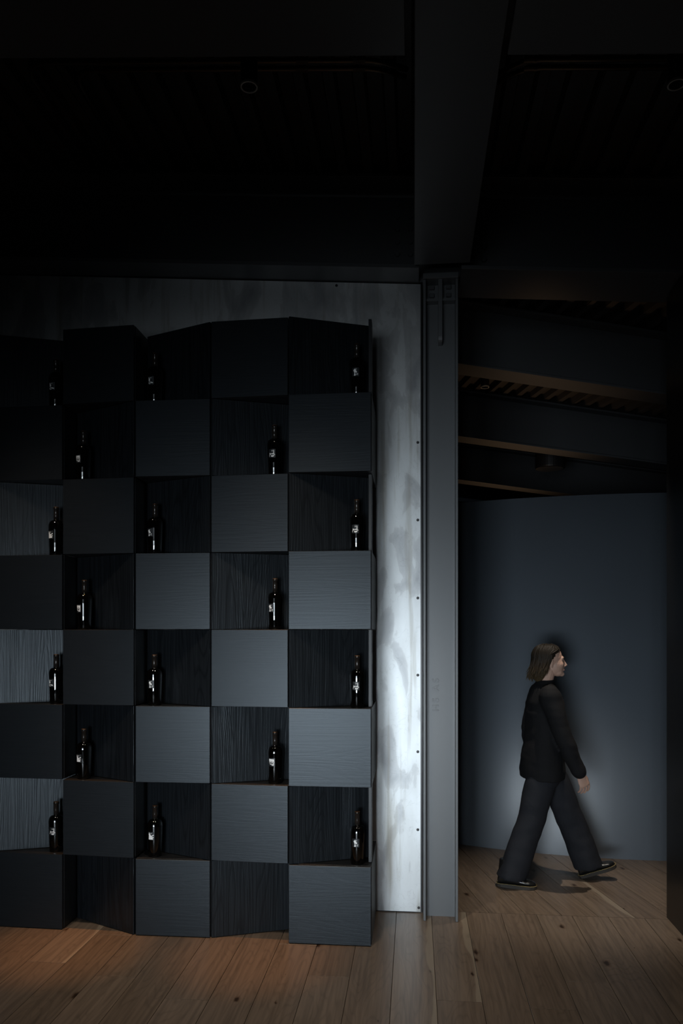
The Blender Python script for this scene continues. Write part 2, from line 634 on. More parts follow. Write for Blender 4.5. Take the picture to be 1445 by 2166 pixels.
bm = bmesh.new()
x0, x1 = -4.6, 0.052
add_hex(bm, [(x0, YW + .004, -.016), (x1, YW + .004, -.016), (x1, 5.0, -.016), (x0, 5.0, -.016),
             (x0, YW + .004, roof(x0) - .004), (x1, YW + .004, roof(x1) - .004), (x1, 5.0, roof(x1) - .004), (x0, 5.0, roof(x0) - .004)])
wall_back = struct(obj('wall_back', bm, M['dark_wall']))
bm = bmesh.new()
add_hex(bm, [(x0, YW, .014), (x1 - .012, YW, .006), (x1 - .012, YW + .003, .006), (x0, YW + .003, .014),
             (x0, YW, roof(x0) - .006), (x1 - .012, YW, roof(x1) - .006), (x1 - .012, YW + .003, roof(x1) - .006), (x0, YW + .003, roof(x0) - .006)])
sheet = obj('metal_sheet', bm, M['zinc'], wall_back)


def screw_bm():
    bm = bmesh.new()
    add_lathe(bm, [(0, 0), (0.009, 0), (0.009, 0.002), (0.006, 0.0045), (0.0025, 0.0045), (0.002, 0.003), (0, 0.003)], 12)
    return bm


s0 = None
for px, py in ((884, 936), (884, 1100), (884, 1265), (884, 1428), (884, 1590), (884, 1755), (886, 1920), (712, 604)):
    p = pix(px, py, y=YW)
    if s0 is None:
        s0 = obj('screw', screw_bm(), M['screw'], sheet, p, (pi / 2, 0, 0))
    else:
        s = s0.copy()
        COL.objects.link(s)
        s.location = p

bm = bmesh.new()
XR = 1.58
add_box(bm, XR, XR + 0.22, -4.2, 4.93, -.016, 3.90)
struct(obj('wall_right', bm, M['dark_wall']))
bm = bmesh.new()
add_box(bm, -4.85, -4.62, -4.2, 5.0, -.016, 4.33)
struct(obj('wall_left', bm, M['dark_wall']))
# wall behind the viewer with its tall window openings
bm = bmesh.new()
for a, b_, c, d in ((-4.62, -2.80, 0, 3.9), (-0.80, -0.62, 0, 3.9), (-0.22, 1.58, 0, 3.9), (-2.80, -0.80, 3.5, 3.9), (-0.62, -0.22, 3.5, 3.9)):
    add_box(bm, a, b_, -4.0, -3.85, -.016 if c == 0 else c, d)
struct(obj('wall_front', bm, M['dark_wall']))
for i, (a, b_) in enumerate(((-2.80, -0.80), (-0.62, -0.22))):
    bm = bmesh.new()
    bars = [(a, a + .05, 0, 3.5), (b_ - .05, b_, 0, 3.5), (a + .05, b_ - .05, 3.44, 3.5), (a + .05, b_ - .05, -.016, 0.06), (a + .05, b_ - .05, 2.24, 2.30)]
    if b_ - a > 1:
        bars.append((-1.42, -1.36, 0.06, 2.24))
    for u0, u1, z0, z1 in bars:
        add_box(bm, u0, u1, -3.96, -3.9, z0, z1)
    struct(obj('window_%d' % (i + 1), bm, M['black']))

# curved partition in the passage, a convex arc
CC = RT * 2.9 + FW * 9.91
RC = 4.0
bm = bmesh.new()
arc = []
for i in range(49):
    a = radians(-150 + 110 * i / 48)       # measured from RT towards FW
    arc.append(a)
HT = 2.885
po = [CC + RT * (RC * cos(a)) + FW * (RC * sin(a)) for a in arc]
pi_ = [CC + RT * ((RC - .12) * cos(a)) + FW * ((RC - .12) * sin(a)) for a in arc]
add = []
for lst in (po, pi_):
    add.append([bm.verts.new((p.x, p.y, -.016)) for p in lst])
    add.append([bm.verts.new((p.x, p.y, HT)) for p in lst])
n = len(arc)
for i in range(n - 1):
    bm.faces.new((add[0][i], add[0][i + 1], add[1][i + 1], add[1][i]))
    bm.faces.new((add[2][i], add[3][i], add[3][i + 1], add[2][i + 1]))
    bm.faces.new((add[1][i], add[1][i + 1], add[3][i + 1], add[3][i]))
bm.faces.new((add[0][0], add[1][0], add[3][0], add[2][0]))
bm.faces.new((add[0][-1], add[2][-1], add[3][-1], add[1][-1]))
struct(obj('wall_curved', bm, M['curved'], smooth=False))
for p in bpy.data.objects['wall_curved'].data.polygons:
    p.use_smooth = abs(p.normal.z) < 0.5
# far end of the passage
bm = bmesh.new()
add_hex(bm, [wing(-4, 9.2, -.016), wing(8, 9.2, -.016), wing(8, 9.4, -.016), wing(-4, 9.4, -.016),
             wing(-4, 9.2, 5.0), wing(8, 9.2, 4.0), wing(8, 9.4, 4.0), wing(-4, 9.4, 5.0)])
struct(obj('wall_far', bm, M['dark_wall']))

# left end of the passage
bm = bmesh.new()
add_hex(bm, [wing(-2.75, -.22, -.016), wing(-2.6, -.25, -.016), wing(-2.6, 9.3, -.016), wing(-2.75, 9.3, -.016),
             wing(-2.75, -.22, 4.95), wing(-2.6, -.25, 4.95), wing(-2.6, 9.3, 5.1), wing(-2.75, 9.3, 5.1)])
struct(obj('wall_passage', bm, M['dark_wall']))

# ------------------------------------------------------------------ ceiling deck
PER = 0.155


def deck_sheet(name, parent, org, ax, dep, length, z_of, ribs=6):
    """trapezoidal steel deck: ribs run along dep"""
    bm = bmesh.new()
    prof = []
    for r in range(ribs):
        u = r * PER
        prof += [(u, 0), (u + .052, 0), (u + .066, .05), (u + .141, .05)]
    prof.append((ribs * PER - 0.001, 0))
    prev = None
    for u, h in prof:
        col = []
        for d in (0, length):
            p = org + ax * u + dep * d
            for th in (0, .0025):
                col.append(bm.verts.new((p.x, p.y, z_of(u, d) + h + th)))
        if prev:
            bm.faces.new((prev[0], prev[2], col[2], col[0]))
            bm.faces.new((prev[1], col[1], col[3], prev[3]))
        prev = col
    # lap seam at the sheet's edge
    p0, p1 = org + ax * .004, org + dep * length + ax * .004
    add_hex(bm, [(p0.x, p0.y, z_of(0, 0) - .012), (p0.x + .006, p0.y, z_of(0, 0) - .012), (p1.x + .006, p1.y, z_of(0, length) - .012), (p1.x, p1.y, z_of(0, length) - .012),
                 (p0.x, p0.y, z_of(0, 0)), (p0.x + .006, p0.y, z_of(0, 0)), (p1.x + .006, p1.y, z_of(0, length)), (p1.x, p1.y, z_of(0, length))])
    return obj(name, bm, M['deck'], parent)


bm = bmesh.new()
add_hex(bm, [(-4.6, -4.2, roof(-4.6) + .70), (2.6, -4.2, roof(2.6) + .70), (2.6, 5.6, roof(2.6) + .70), (-4.6, 5.2, roof(-4.6) + .70),
             (-4.6, -4.2, roof(-4.6) + .80), (2.6, -4.2, roof(2.6) + .80), (2.6, 5.6, roof(2.6) + .80), (-4.6, 5.2, roof(-4.6) + .80)])
ceiling = struct(obj('ceiling', bm, M['deck']))
x = -3.72
while x < 2.4:
    if not (-0.35 < x < -0.2):
        pass
    deck_sheet('deck_sheet', ceiling, Vector((x, 2.05, 0)), Vector((1, 0, 0)), Vector((0, 1, 0)), 3.0,
               lambda u, d, x=x: roof(x + u) + .583)
    x += 6 * PER


def wroof(l, d):
    return 3.9 - 0.1 * l + 0.029 * d


bm = bmesh.new()
add_hex(bm, [wing(-3, -.75, wroof(-3, -.75) + .62), wing(7, -.75, wroof(7, -.75) + .62), wing(7, 9.2, wroof(7, 9.2) + .62), wing(-3, 9.2, wroof(-3, 9.2) + .62),
             wing(-3, -.75, wroof(-3, -.75) + .72), wing(7, -.75, wroof(7, -.75) + .72), wing(7, 9.2, wroof(7, 9.2) + .72), wing(-3, 9.2, wroof(-3, 9.2) + .72)])
ceiling2 = struct(obj('ceiling', bm, M['deck']))
for k in range(-2, 6):
    l0 = k * 6 * PER
    deck_sheet('deck_sheet', ceiling2, wing(l0, -.72), RW, DW, 5.4, lambda u, d, l0=l0: wroof(l0 + u, d - .72) + .513)


# ------------------------------------------------------------------ steel beams
def bolt_bm():
    bm = bmesh.new()
    add_lathe(bm, [(0, 0), (0.022, 0), (0.022, 0.004), (0.0165, 0.004), (0.0165, 0.014), (0.0135, 0.018), (0, 0.018)], 6)
    return bm


BOLT = None


def bolt(parent, p, rot):
    global BOLT
    if BOLT is None:
        o = obj('bolt', bolt_bm(), M['beam'], parent, p, rot)
        BOLT = o.data
    else:
        o = bpy.data.objects.new('bolt', BOLT)
        COL.objects.link(o)
        o.parent = parent
        o.location = p
        o.rotation_euler = rot
    return o


def ibeam(name, label, xa, xb, yc, half, zfun, depth, tf=.024, tw=.014, group='steel beams under the roof deck'):
    """beam along x; zfun gives the soffit height"""
    t = thing(name, label, 'beam', (0, 0, 0), 0, group)
    o = t

    def slab(nm, y0, y1, h0, h1):
        bm = bmesh.new()
        za, zb = zfun(xa), zfun(xb)
        add_hex(bm, [(xa, y0, za + h0), (xb, y0, zb + h0), (xb, y1, zb + h0), (xa, y1, za + h0),
                     (xa, y0, za + h1), (xb, y0, zb + h1), (xb, y1, zb + h1), (xa, y1, za + h1)])
        bevel(bm, .002)
        return obj(nm, bm, M['beam'], o)
    slab('bottom_flange', yc - half, yc + half, 0, tf)
    slab('top_flange', yc - half, yc + half, depth - tf, depth)
    w = slab('web', yc - tw / 2, yc + tw / 2, tf, depth - tf)
    bm = bmesh.new()
    bm.from_mesh(w.data)
    for sy in (-1, 1):
        for hz, sz in ((tf, 1), (depth - tf, -1)):
            pr = [(yc + sy * tw / 2, hz), (yc + sy * (tw / 2 + .018), hz), (yc + sy * (tw / 2 + .007), hz + sz * .006), (yc + sy * (tw / 2 + .002), hz + sz * .018)]
            va = [bm.verts.new((xa, y, zfun(xa) + h)) for y, h in pr]
            vb = [bm.verts.new((xb, y, zfun(xb) + h)) for y, h in pr]
            bm.faces.new(va)
            bm.faces.new(vb[::-1])
            for i in range(4):
                bm.faces.new((va[i], va[(i + 1) % 4], vb[(i + 1) % 4], vb[i]))
    bmesh.ops.recalc_face_normals(bm, faces=bm.faces)
    bm.to_mesh(w.data)
    bm.free()
    return t


BY, BH = 4.857, 0.202
b1 = ibeam('steel_beam', 'black steel beam above the zinc wall with two rows of bolts', -4.6, 0.03, BY, BH, roof, 0.58)
b2 = ibeam('steel_beam', 'black steel beam over the passage opening right of the column', 0.285, 2.5, BY, BH, roof, 0.58)
b3 = ibeam('steel_beam', 'nearest black steel beam across the top left, in front of the conduits', -4.6, -0.035, 2.738, BH, roof, 0.58)
b4 = ibeam('steel_beam', 'nearest black steel beam across the top right corner', 0.354, 2.5, 2.738, BH, roof, 0.58)
yb = BY - .007
for px in (841, 868.5):
    for py in (434, 461, 487, 514, 540):
        bolt(b1, pix(px, py, y=yb), (pi / 2, 0, 0))
for py in (472, 497, 523, 550):
    bolt(b2, pix(1024, py, y=yb), (pi / 2, 0, 0))
# connection plates on the webs
for par, xa, xb in ((b1, -0.19, 0.03), (b2, 0.285, 0.47)):
    bm = bmesh.new()
    add_box(bm, xa, xb, yb - .004, yb + .001, roof(0) + .06, roof(0) + .53)
    obj('connection_plate', bm, M['beam'], par)

girder = thing('steel_girder', 'wide black steel girder running overhead from the viewer to the column head', 'beam', (0, 0, 0))
bm = bmesh.new()
add_box(bm, 0, 0.335, -3.8, 4.62, 4.025, 4.053)
bevel(bm, .003)
obj('bottom_flange', bm, M['beam'], girder)
bm = bmesh.new()
add_box(bm, 0.158, 0.178, -3.8, 4.62, 4.053, 4.58)
obj('web', bm, M['beam'], girder)
bm = bmesh.new()
add_box(bm, 0, 0.335, -3.8, 4.62, 4.553, 4.58)
obj('top_flange', bm, M['beam'], girder)

# ------------------------------------------------------------------ steel column
colm = thing('steel_column', 'grey steel column with raised letters beside the zinc wall', 'column', (0.165, 4.82, 0))
XC0, XC1 = 0.056, 0.270
for xa, xb in ((XC0, XC0 + .016), (XC1 - .016, XC1)):
    bm = bmesh.new()
    add_box(bm, xa - .165, xb - .165, -.095, .105, 0, 3.985)
    bevel(bm, .0025)
    obj('flange', bm, M['steel'], colm)
bm = bmesh.new()
add_box(bm, XC0 + .016 - .165, XC1 - .016 - .165, -.006, .006, 0, 3.985)
web = obj('web', bm, M['steel'], colm)
bm = bmesh.new()
add_box(bm, -.112, .108, -.1, .105, 3.987, 4.022)
bevel(bm, .003)
obj('cap_plate', bm, M['steel'], colm)
bm = bmesh.new()
add_box(bm, .031 - .165, .284 - .165, .03, .044, 4.026, 4.59)
obj('head_plate', bm, M['beam'], colm)
# head plate with bolts, ledge and the central fin
bm = bmesh.new()
add_box(bm, -.093, .089, -.062, -.006, 3.862, 3.878)
obj('stiffener_plate', bm, M['steel'], colm)
for dx in (-.055, .05):
    for dz in (3.965, 3.915):
        bm = bmesh.new()
        add_box(bm, dx - .016, dx + .016, -.024, -.006, dz - .012, dz + .012)
        bevel(bm, .003)
        obj('bolt', bm, M['beam'], colm)
bm = bmesh.new()
zt, zb_ = 3.987, 3.60
prof = [(-.006, zt), (-.085, zt)] + [(-.085, zb_ + .06)] + [(-.06 + -.025 * cos(a), zb_ + .03 - .03 * sin(a)) for a in [radians(20 * i) for i in range(5)]] + [(-.006, zb_)]
va = [bm.verts.new((-.016, y, z)) for y, z in prof]
vb = [bm.verts.new((.008, y, z)) for y, z in prof]
bm.faces.new(va)
bm.faces.new(vb[::-1])
for i in range(len(prof)):
    j = (i + 1) % len(prof)
    bm.faces.new((va[i], va[j], vb[j], vb[i]))
obj('fin_plate', bm, M['steel'], colm)
# rolled mark on the web, read upwards
tcu = bpy.data.curves.new('rolled_mark', 'FONT')
tcu.body = 'HS AS'
tcu.size = 0.060
tcu.space_character = 1.45
tcu.extrude = 0.0016
tcu.bevel_depth = 0.0008
to = bpy.data.objects.new('rolled_mark_src', tcu)
COL.objects.link(to)
dg = bpy.context.evaluated_depsgraph_get()
tm = bpy.data.meshes.new_from_object(to.evaluated_get(dg))
bpy.data.objects.remove(to)
tm.materials.clear()
tm.materials.append(M['steel'])
mark = bpy.data.objects.new('rolled_mark', tm)
COL.objects.link(mark)
mark.parent = web
pm = pix(928, 1505, y=4.812)
mark.location = (pm.x - .165, pm.y - 4.82, pm.z)
mark.rotation_euler = Euler((pi / 2, -pi / 2, 0), 'XYZ')
mark.rotation_euler = (Matrix.Rotation(pi / 2, 3, 'X') @ Matrix.Rotation(pi / 2, 3, 'Z')).to_euler()


# ------------------------------------------------------------------ passage beams
def wbeam(label, d0, group):
    t = thing('passage_beam', label, 'beam', (0, 0, 0), 0, group)

    def slab(nm, da, db, h0, h1):
        bm = bmesh.new()
        la, lb = -2.5, 6.5
        za, zb = wroof(la, d0), wroof(lb, d0)
        add_hex(bm, [wing(la, da, za + h0), wing(lb, da, zb + h0), wing(lb, db, zb + h0), wing(la, db, za + h0),
                     wing(la, da, za + h1), wing(lb, da, zb + h1), wing(lb, db, zb + h1), wing(la, db, za + h1)])
        bevel(bm, .002)
        obj(nm, bm, M['beam'], t)
    slab('bottom_flange', d0, d0 + .23, 0, .02)
    slab('top_flange', d0, d0 + .23, .49, .51)
    slab('web', d0 + .108, d0 + .122, .02, .49)


g = 'sloping beams over the passage'
wbeam('nearest sloping beam over the passage, above the ringed spotlight', 0.0, g)
wbeam('second sloping beam over the passage, just above the round speaker', 2.154, g)
wbeam('farthest sloping beam over the passage, meeting the curved wall top', 4.437, g)
# unseen lamps added behind the curved partition to warm the soffits
for nm, l, d, e in (('passage_uplight', 0.75, 0.55, 9), ('passage_uplight_middle', 1.35, 2.3, 14), ('added_uplight_far', 1.9, 4.5, 13)):
    p = wing(l, d, 2.75)
    spot(nm, p, p + Vector((0, 0, 1)) - DW * .12, e, (1.0, 0.62, 0.34), 110, 1.0, .05)


# ------------------------------------------------------------------ ceiling fittings
def spotlight(label, p, r, h, target=None, energy=0, angle=60, color=(1, .87, .72)):
    """p: centre of the lower ring"""
    t = thing('ceiling_spotlight', label, 'spotlight', p, 0, 'black cylinder spotlights on the ceiling')
    bm = bmesh.new()
    add_lathe(bm, [(0, .03), (r * .86, .03), (r * .86, .0), (r, .0), (r, h), (0, h)], 28)
    obj('housing', bm, M['black'], t, smooth=False)
    bm = bmesh.new()
    add_lathe(bm, [(r * .86, .001), (r * .86, -.004), (r * 1.02, -.004), (r * 1.02, .006), (r * 1.0, .006)], 28)
    obj('rim', bm, M['ring'], t)
    bm = bmesh.new()
    add_lathe(bm, [(0, .024), (r * .84, .024), (r * .84, .029), (0, .029)], 24)
    obj('lens', bm, M['black'], t)
    bm = bmesh.new()
    add_lathe(bm, [(0, h), (r * 1.05, h), (r * 1.05, h + .03), (0, h + .03)], 24)
    obj('mounting_plate', bm, M['black'], t)
    if energy:
        spot('spotlight_lamp', Vector(p) + Vector((0, 0, -.006)), target or Vector((p[0], p[1], 0)), energy, color, angle, 0.9, .10)
    return t


p = pix(527, 183, t=3.25)
spotlight('black cylinder spotlight hanging in front of the conduits at upper left', p, .036, roof(p.x) + .583 - p.z - .03, Vector((-0.72, 4.28, 0.6)), 150, 54)
# unseen lamp added left of the frame to light the bottle labels
spot('added_lamp_left', (-2.35, 3.3, 4.2), (-2.2, 4.30, 0.6), 100, (1, .80, .62), 54, 0.9, .1)
p = pix(1431, 178, t=3.25)
spotlight('black cylinder spotlight at the upper right edge of the photo', p, .036, roof(p.x) + .583 - p.z - .03, Vector((1.0, 4.0, 0)), 80, 62)
p = pix(1026, 819, t=7.0)
spotlight('small spotlight with bright rim between the passage beams', p, .039, .36, None, 10, 60)
# unseen lamp added for the passage floor, hidden behind the beam over its opening
spot('added_passage_lamp', (1.1, 5.12, 4.3), (1.25, 5.2, 0), 290, (1, .90, .78), 39, 1.0)

p = pix(1164, 992, t=9.2)
sp = thing('ceiling_speaker', 'round grey drum speaker hung under the passage roof', 'speaker', p)
bm = bmesh.new()
add_lathe(bm, [(.155, 0), (.172, .004), (.178, .02), (.178, .19), (.165, .2), (0, .2)], 40)
obj('housing', bm, M['black'], sp, smooth=False)
bm = bmesh.new()
add_lathe(bm, [(0, .004), (.155, .004), (.155, .0), (.0, 0)], 40)
obj('grille', bm, M['steel'], sp)
bm = bmesh.new()
add_lathe(bm, [(0, .2), (.02, .2), (.02, .55), (0, .55)], 12)
obj('stem', bm, M['black'], sp)


def conduit(label, pts, coup, r=.0135):
    t = thing('conduit', label, 'pipe', (0, 0, 0), 0, 'conduits under the roof deck')
    # round the corners
    out = []
    for i, q in enumerate(pts):
        if 0 < i < len(pts) - 1:
            a, c = Vector(pts[i - 1]), Vector(pts[i + 1])
            q = Vector(q)
            R = min(.14, (a - q).length * .45, (c - q).length * .45)
            s, e = q + (a - q).normalized() * R, q + (c - q).normalized() * R
            for k in range(9):
                u = k / 8
                out.append(s * (1 - u) ** 2 + q * 2 * u * (1 - u) + e * u * u)
        else:
            out.append(Vector(q))
    bm = bmesh.new()
    add_tube(bm, out, r, 12)
    obj('pipe', bm, M['conduit'], t, smooth=True)
    for cx in coup:
        c = Vector(cx)
        bm = bmesh.new()
        for dx in (-.03, .018):
            add_tube(bm, [c + Vector((dx, 0, -SL * dx)), c + Vector((dx + .012, 0, -SL * (dx + .012)))], r * 1.35, 12)
        add_tube(bm, [c + Vector((-.03, 0, SL * .03)), c + Vector((.03, 0, -SL * .03))], r * 1.18, 12)
        obj('coupling', bm, M['conduit'], t, smooth=False)
    return t


def zc(x):
    return roof(x) + .583 - .03


for i, (py, xl, xr, which) in enumerate(((133, 46, 800, 'upper'), (150, 150, 797, 'lower'))):
    yy = pix(450, py, z=zc(-.9)).y
    a = pix(xl, py + 12, y=yy).x
    b_ = pix(xr, py, y=yy).x
    cps = [(c, yy, zc(c)) for c in (pix(224, py, y=yy).x, pix(640, py, y=yy).x, pix(760, py, y=yy).x)]
    conduit('%s brown conduit left of the girder, bending away at its left end' % which,
            [(a, 4.64, zc(a)), (a, yy, zc(a)), (b_, yy, zc(b_)), (b_ + .14, yy + .10, zc(b_) + .02)], cps)
    a = pix(1112, py - 2, z=zc(.5)).x
    conduit('%s dark conduit right of the girder, bent at its left end' % which,
            [(a - .16, yy + .12, zc(a - .16)), (a, yy, zc(a)), (2.4, yy, zc(2.4))], [(a + .02, yy, zc(a + .02))])

# ------------------------------------------------------------------ the bottle wall
ZB = [0.0035 + 0.4515 * k for k in range(9)]           # floor of the rows, counted from the ground
XB = [(-2.578, -2.112), (-2.104, -1.654), (-1.640, -1.193), (-1.184, -0.728), (-0.720, -0.246)]
YF = [(4.388, 4.375), (4.369, 4.340), (4.335, 4.340), (4.340, 4.322), (4.307, 4.307)]
CNAME = ['leftmost', 'second', 'middle', 'fourth', 'rightmost']
RNAME = ['bottom', 'second lowest', 'third lowest', 'fourth lowest', 'fourth highest', 'third highest', 'second highest', 'top']
DEEP = {0: 'r', 1: 'l', 2: 'l', 3: 'r', 4: 'r'}
DEPTH = 0.19
for c in range(5):
    (xa, xb), (ya, yb2) = XB[c], YF[c]
    for r in range(8):
        z0, z1 = ZB[r] + .0012, ZB[r + 1] - .0012
        is_box = (r % 2 == 0) == (c in (0, 2, 4))
        place = 'in the %s column, %s row' % (CNAME[c], RNAME[r])
        xm = (xa + xb) / 2
        ym = (ya + yb2) / 2
        if is_box:
            t = thing('display_box', 'flush black oak box of the bottle wall, ' + place, 'shelf box', (xm, ym, z0), 0, 'black oak boxes of the bottle wall')
            bm = bmesh.new()
            h = z1 - z0
            yb_ = YW - .006 - ym
            add_hex(bm, [(xa - xm - .003, ya - ym + .022, 0), (xb - xm + .003, yb2 - ym + .022, 0), (xb - xm + .003, yb_, 0), (xa - xm - .003, yb_, 0),
                         (xa - xm - .003, ya - ym + .022, h), (xb - xm + .003, yb2 - ym + .022, h), (xb - xm + .003, yb_, h), (xa - xm - .003, yb_, h)])
            bevel(bm, .0012)
            obj('carcass', bm, M['carcass'], t)
            bm = bmesh.new()
            add_hex(bm, [(xa - xm, ya - ym, 0), (xb - xm, yb2 - ym, 0), (xb - xm, yb2 - ym + .0215, 0), (xa - xm, ya - ym + .0215, 0),
                         (xa - xm, ya - ym, h), (xb - xm, yb2 - ym, h), (xb - xm, yb2 - ym + .0215, h), (xa - xm, ya - ym + .0215, h)])
            bevel(bm, .0015)
            obj('front_panel', bm, M['front'], t)
        else:
            t = thing('display_niche', 'angled black oak niche of the bottle wall, ' + place, 'shelf niche', (xm, ym, z0), 0, 'angled niches of the bottle wall')
            if DEEP[c] == 'r':
                a, b_ = Vector((xa - xm + .002, ya - ym + .002, 0)), Vector((xb - xm - .002, yb2 - ym + DEPTH, 0))
            else:
                a, b_ = Vector((xa - xm + .002, ya - ym + DEPTH, 0)), Vector((xb - xm - .002, yb2 - ym + .002, 0))
            L = (b_ - a).length
            ang = math.atan2(b_.y - a.y, b_.x - a.x)
            h = z1 - z0
            bm = bmesh.new()
            add_box(bm, -L / 2, L / 2, 0, .020, 0, h)
            bevel(bm, .001)
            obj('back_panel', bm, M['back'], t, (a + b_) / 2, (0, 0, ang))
            if c == 4:
                bm = bmesh.new()
                add_box(bm, xb - xm - .019, xb - xm - .001, .085, DEPTH - .012, 0, h)
                bevel(bm, .001)
                obj('side_panel', bm, M['carcass'], t)

# ------------------------------------------------------------------ bottles
BR = .0455


def bottle_r(z):
    return .0395 + (.0455 - .0395) * min(1, max(0, z / .184))


def glass_bm():
    bm = bmesh.new()
    prof = [(0, .006), (.022, .006), (.034, 0), (.0375, .0015), (.0395, .006), (.0425, .09), (.0455, .178)]
    for i in range(1, 11):
        a = i / 10 * pi / 2
        # rounded shoulder into the neck
        r = .0165 + (.0455 - .0165) * cos(a) ** 0.85
        z = .178 + .040 * sin(a)
        prof.append((r if i < 10 else .0162, z))
    prof += [(.0152, .224), (.0148, .236), (0, .236)]
    add_lathe(bm, prof, 40)
    return bm


def foil_bm():
    bm = bmesh.new()
    add_lathe(bm, [(.0149, .222), (.0160, .222), (.0158, .250), (.0150, .283), (.0168, .2845), (.0172, .292), (.0165, .2985), (.0155, .2985)], 28)
    return bm


def cap_bm():
    bm = bmesh.new()
    add_lathe(bm, [(0, .2975), (.0158, .2975), (.0158, .2995), (.0145, .3003), (0, .3003)], 28)
    return bm


def wrap(bm, off):
    bmesh.ops.triangulate(bm, faces=bm.faces)
    for _ in range(3):
        es = [e for e in bm.edges if abs(e.verts[0].co.x - e.verts[1].co.x) > .005]
        if not es:
            break
        bmesh.ops.subdivide_edges(bm, edges=es, cuts=1)
        bmesh.ops.triangulate(bm, faces=bm.faces)
    for v in bm.verts:
        u, z = v.co.x, v.co.z
        r = bottle_r(z) + off
        a = u / r
        v.co = Vector((r * sin(a), -r * cos(a), z))


def label_bm():
    bm = bmesh.new()
    n = 10
    vs = [[bm.verts.new((-.021 + .042 * i / n, 0, z)) for i in range(n + 1)] for z in (.102, .127, .151)]
    for a, b in zip(vs, vs[1:]):
        for i in range(n):
            bm.faces.new((a[i], a[i + 1], b[i + 1], b[i]))
    for v in bm.verts:
        r = bottle_r(v.co.z) + .0004
        v.co = Vector((r * sin(v.co.x / r), -r * cos(v.co.x / r), v.co.z))
    return bm


def poly(bm, pts):
    """points in millimetres from the label's lower left corner (42 x 49)"""
    bm.faces.new([bm.verts.new((-.0185 + x * .00088, 0, .105 + z * .00088)) for x, z in pts])


def arcband(bm, cx, cz, rx, rz, a0, a1, w):
    n = 10
    for i in range(n):
        q = []
        for a, k in ((a0 + (a1 - a0) * i / n, 1), (a0 + (a1 - a0) * (i + 1) / n, 1), (a0 + (a1 - a0) * (i + 1) / n, 0), (a0 + (a1 - a0) * i / n, 0)):
            a = radians(a)
            q.append((cx + (rx - (0 if k else w)) * cos(a), cz + (rz - (0 if k else w)) * sin(a)))
        poly(bm, q)


def art(kind):
    bm = bmesh.new()
    if kind == 'A':        # sail over an eye-shaped ring
        poly(bm, [(5, 20), (6, 46), (9, 47), (20, 27), (16, 22)])
        for i in range(12):
            u0, u1 = i / 12, (i + 1) / 12
            f = lambda u: (2 + 26 * u, 8 + 9 * sin(pi * u))
            g_ = lambda u: (2 + 26 * u, 8 - 7 * sin(pi * u))
            for h, s in ((f, -1), (g_, 1)):
                if s == 1 and u0 > .7:
                    continue
                (xa, za), (xb, zb) = h(u0), h(u1)
                poly(bm, [(xa, za), (xb, zb), (xb, zb + s * 4), (xa, za + s * 4)])
        poly(bm, [(22, 15), (26, 15), (40, 11), (40, 6), (34, 5), (24, 9)])
    elif kind == 'B':      # chequered flag
        poly(bm, [(2, 30), (2, 47), (40, 45), (40, 33), (31, 31), (22, 34), (12, 30)])
        for xa, za, w, h in ((4, 24, 8, 4), (14, 27, 9, 4), (24, 26, 9, 4), (34, 28, 7, 4), (3, 17, 8, 4), (22, 20, 9, 4), (34, 20, 7, 5), (8, 9, 14, 5), (22, 3, 17, 8), (30, 14, 10, 4), (12, 20, 8, 3)):
            poly(bm, [(xa, za), (xa + w, za + 1.5), (xa + w, za + h + 1.5), (xa, za + h)])
    elif kind == 'C':      # tilted card over a small cone
        poly(bm, [(6, 36), (16, 45), (31, 24), (29, 19), (23, 19), (20, 22), (14, 18)])
        poly(bm, [(14, 19), (18, 19), (22, 3), (20, 0), (11, 0), (10, 4), (13, 8)])
        poly(bm, [(25, 12), (38, 15), (39, 12), (26, 10)])
        poly(bm, [(25, 6), (38, 7), (38, 5), (25, 4)])
    elif kind == 'D':      # long-necked boat with a mast at its right
        poly(bm, [(30, 24), (31, 45), (35, 46), (36, 22), (42, 17), (41, 12), (37, 16), (16, 19), (14, 24)])
        poly(bm, [(3, 26), (9, 27), (13, 22), (16, 14), (12, 15), (8, 19), (4, 18), (1, 14), (0, 4), (3, 4), (3, 11), (5, 12)])
        poly(bm, [(12, 10), (38, 13), (33, 4), (26, 1), (16, 2)])
    else:                  # tower and boat
        poly(bm, [(6, 48), (9, 48), (12, 36), (11, 30), (13, 24), (8, 12), (16, 8), (34, 4), (38, 1), (2, 0), (1, 4), (6, 14), (7, 26), (1, 32), (3, 36), (6, 36)])
        poly(bm, [(15, 29), (30, 28), (38, 34), (42, 34), (41, 27), (30, 22), (16, 24)])
        poly(bm, [(11, 19), (26, 19), (42, 17), (40, 12), (26, 8), (13, 12)])
    wrap(bm, .0010)
    # white lettering lines too small to read
    return bm


def lines_bm():
    bm = bmesh.new()
    for z, a, b in ((42, 17, 28), (38, 18, 27)):
        x = a
        rr = random.Random(z)
        while x < b:
            w = rr.uniform(.8, 1.8)
            poly(bm, [(x, z), (x + w, z), (x + w, z + 2.2), (x, z + 2.2)])
            x += w + .6
    wrap(bm, .0009)
    return bm


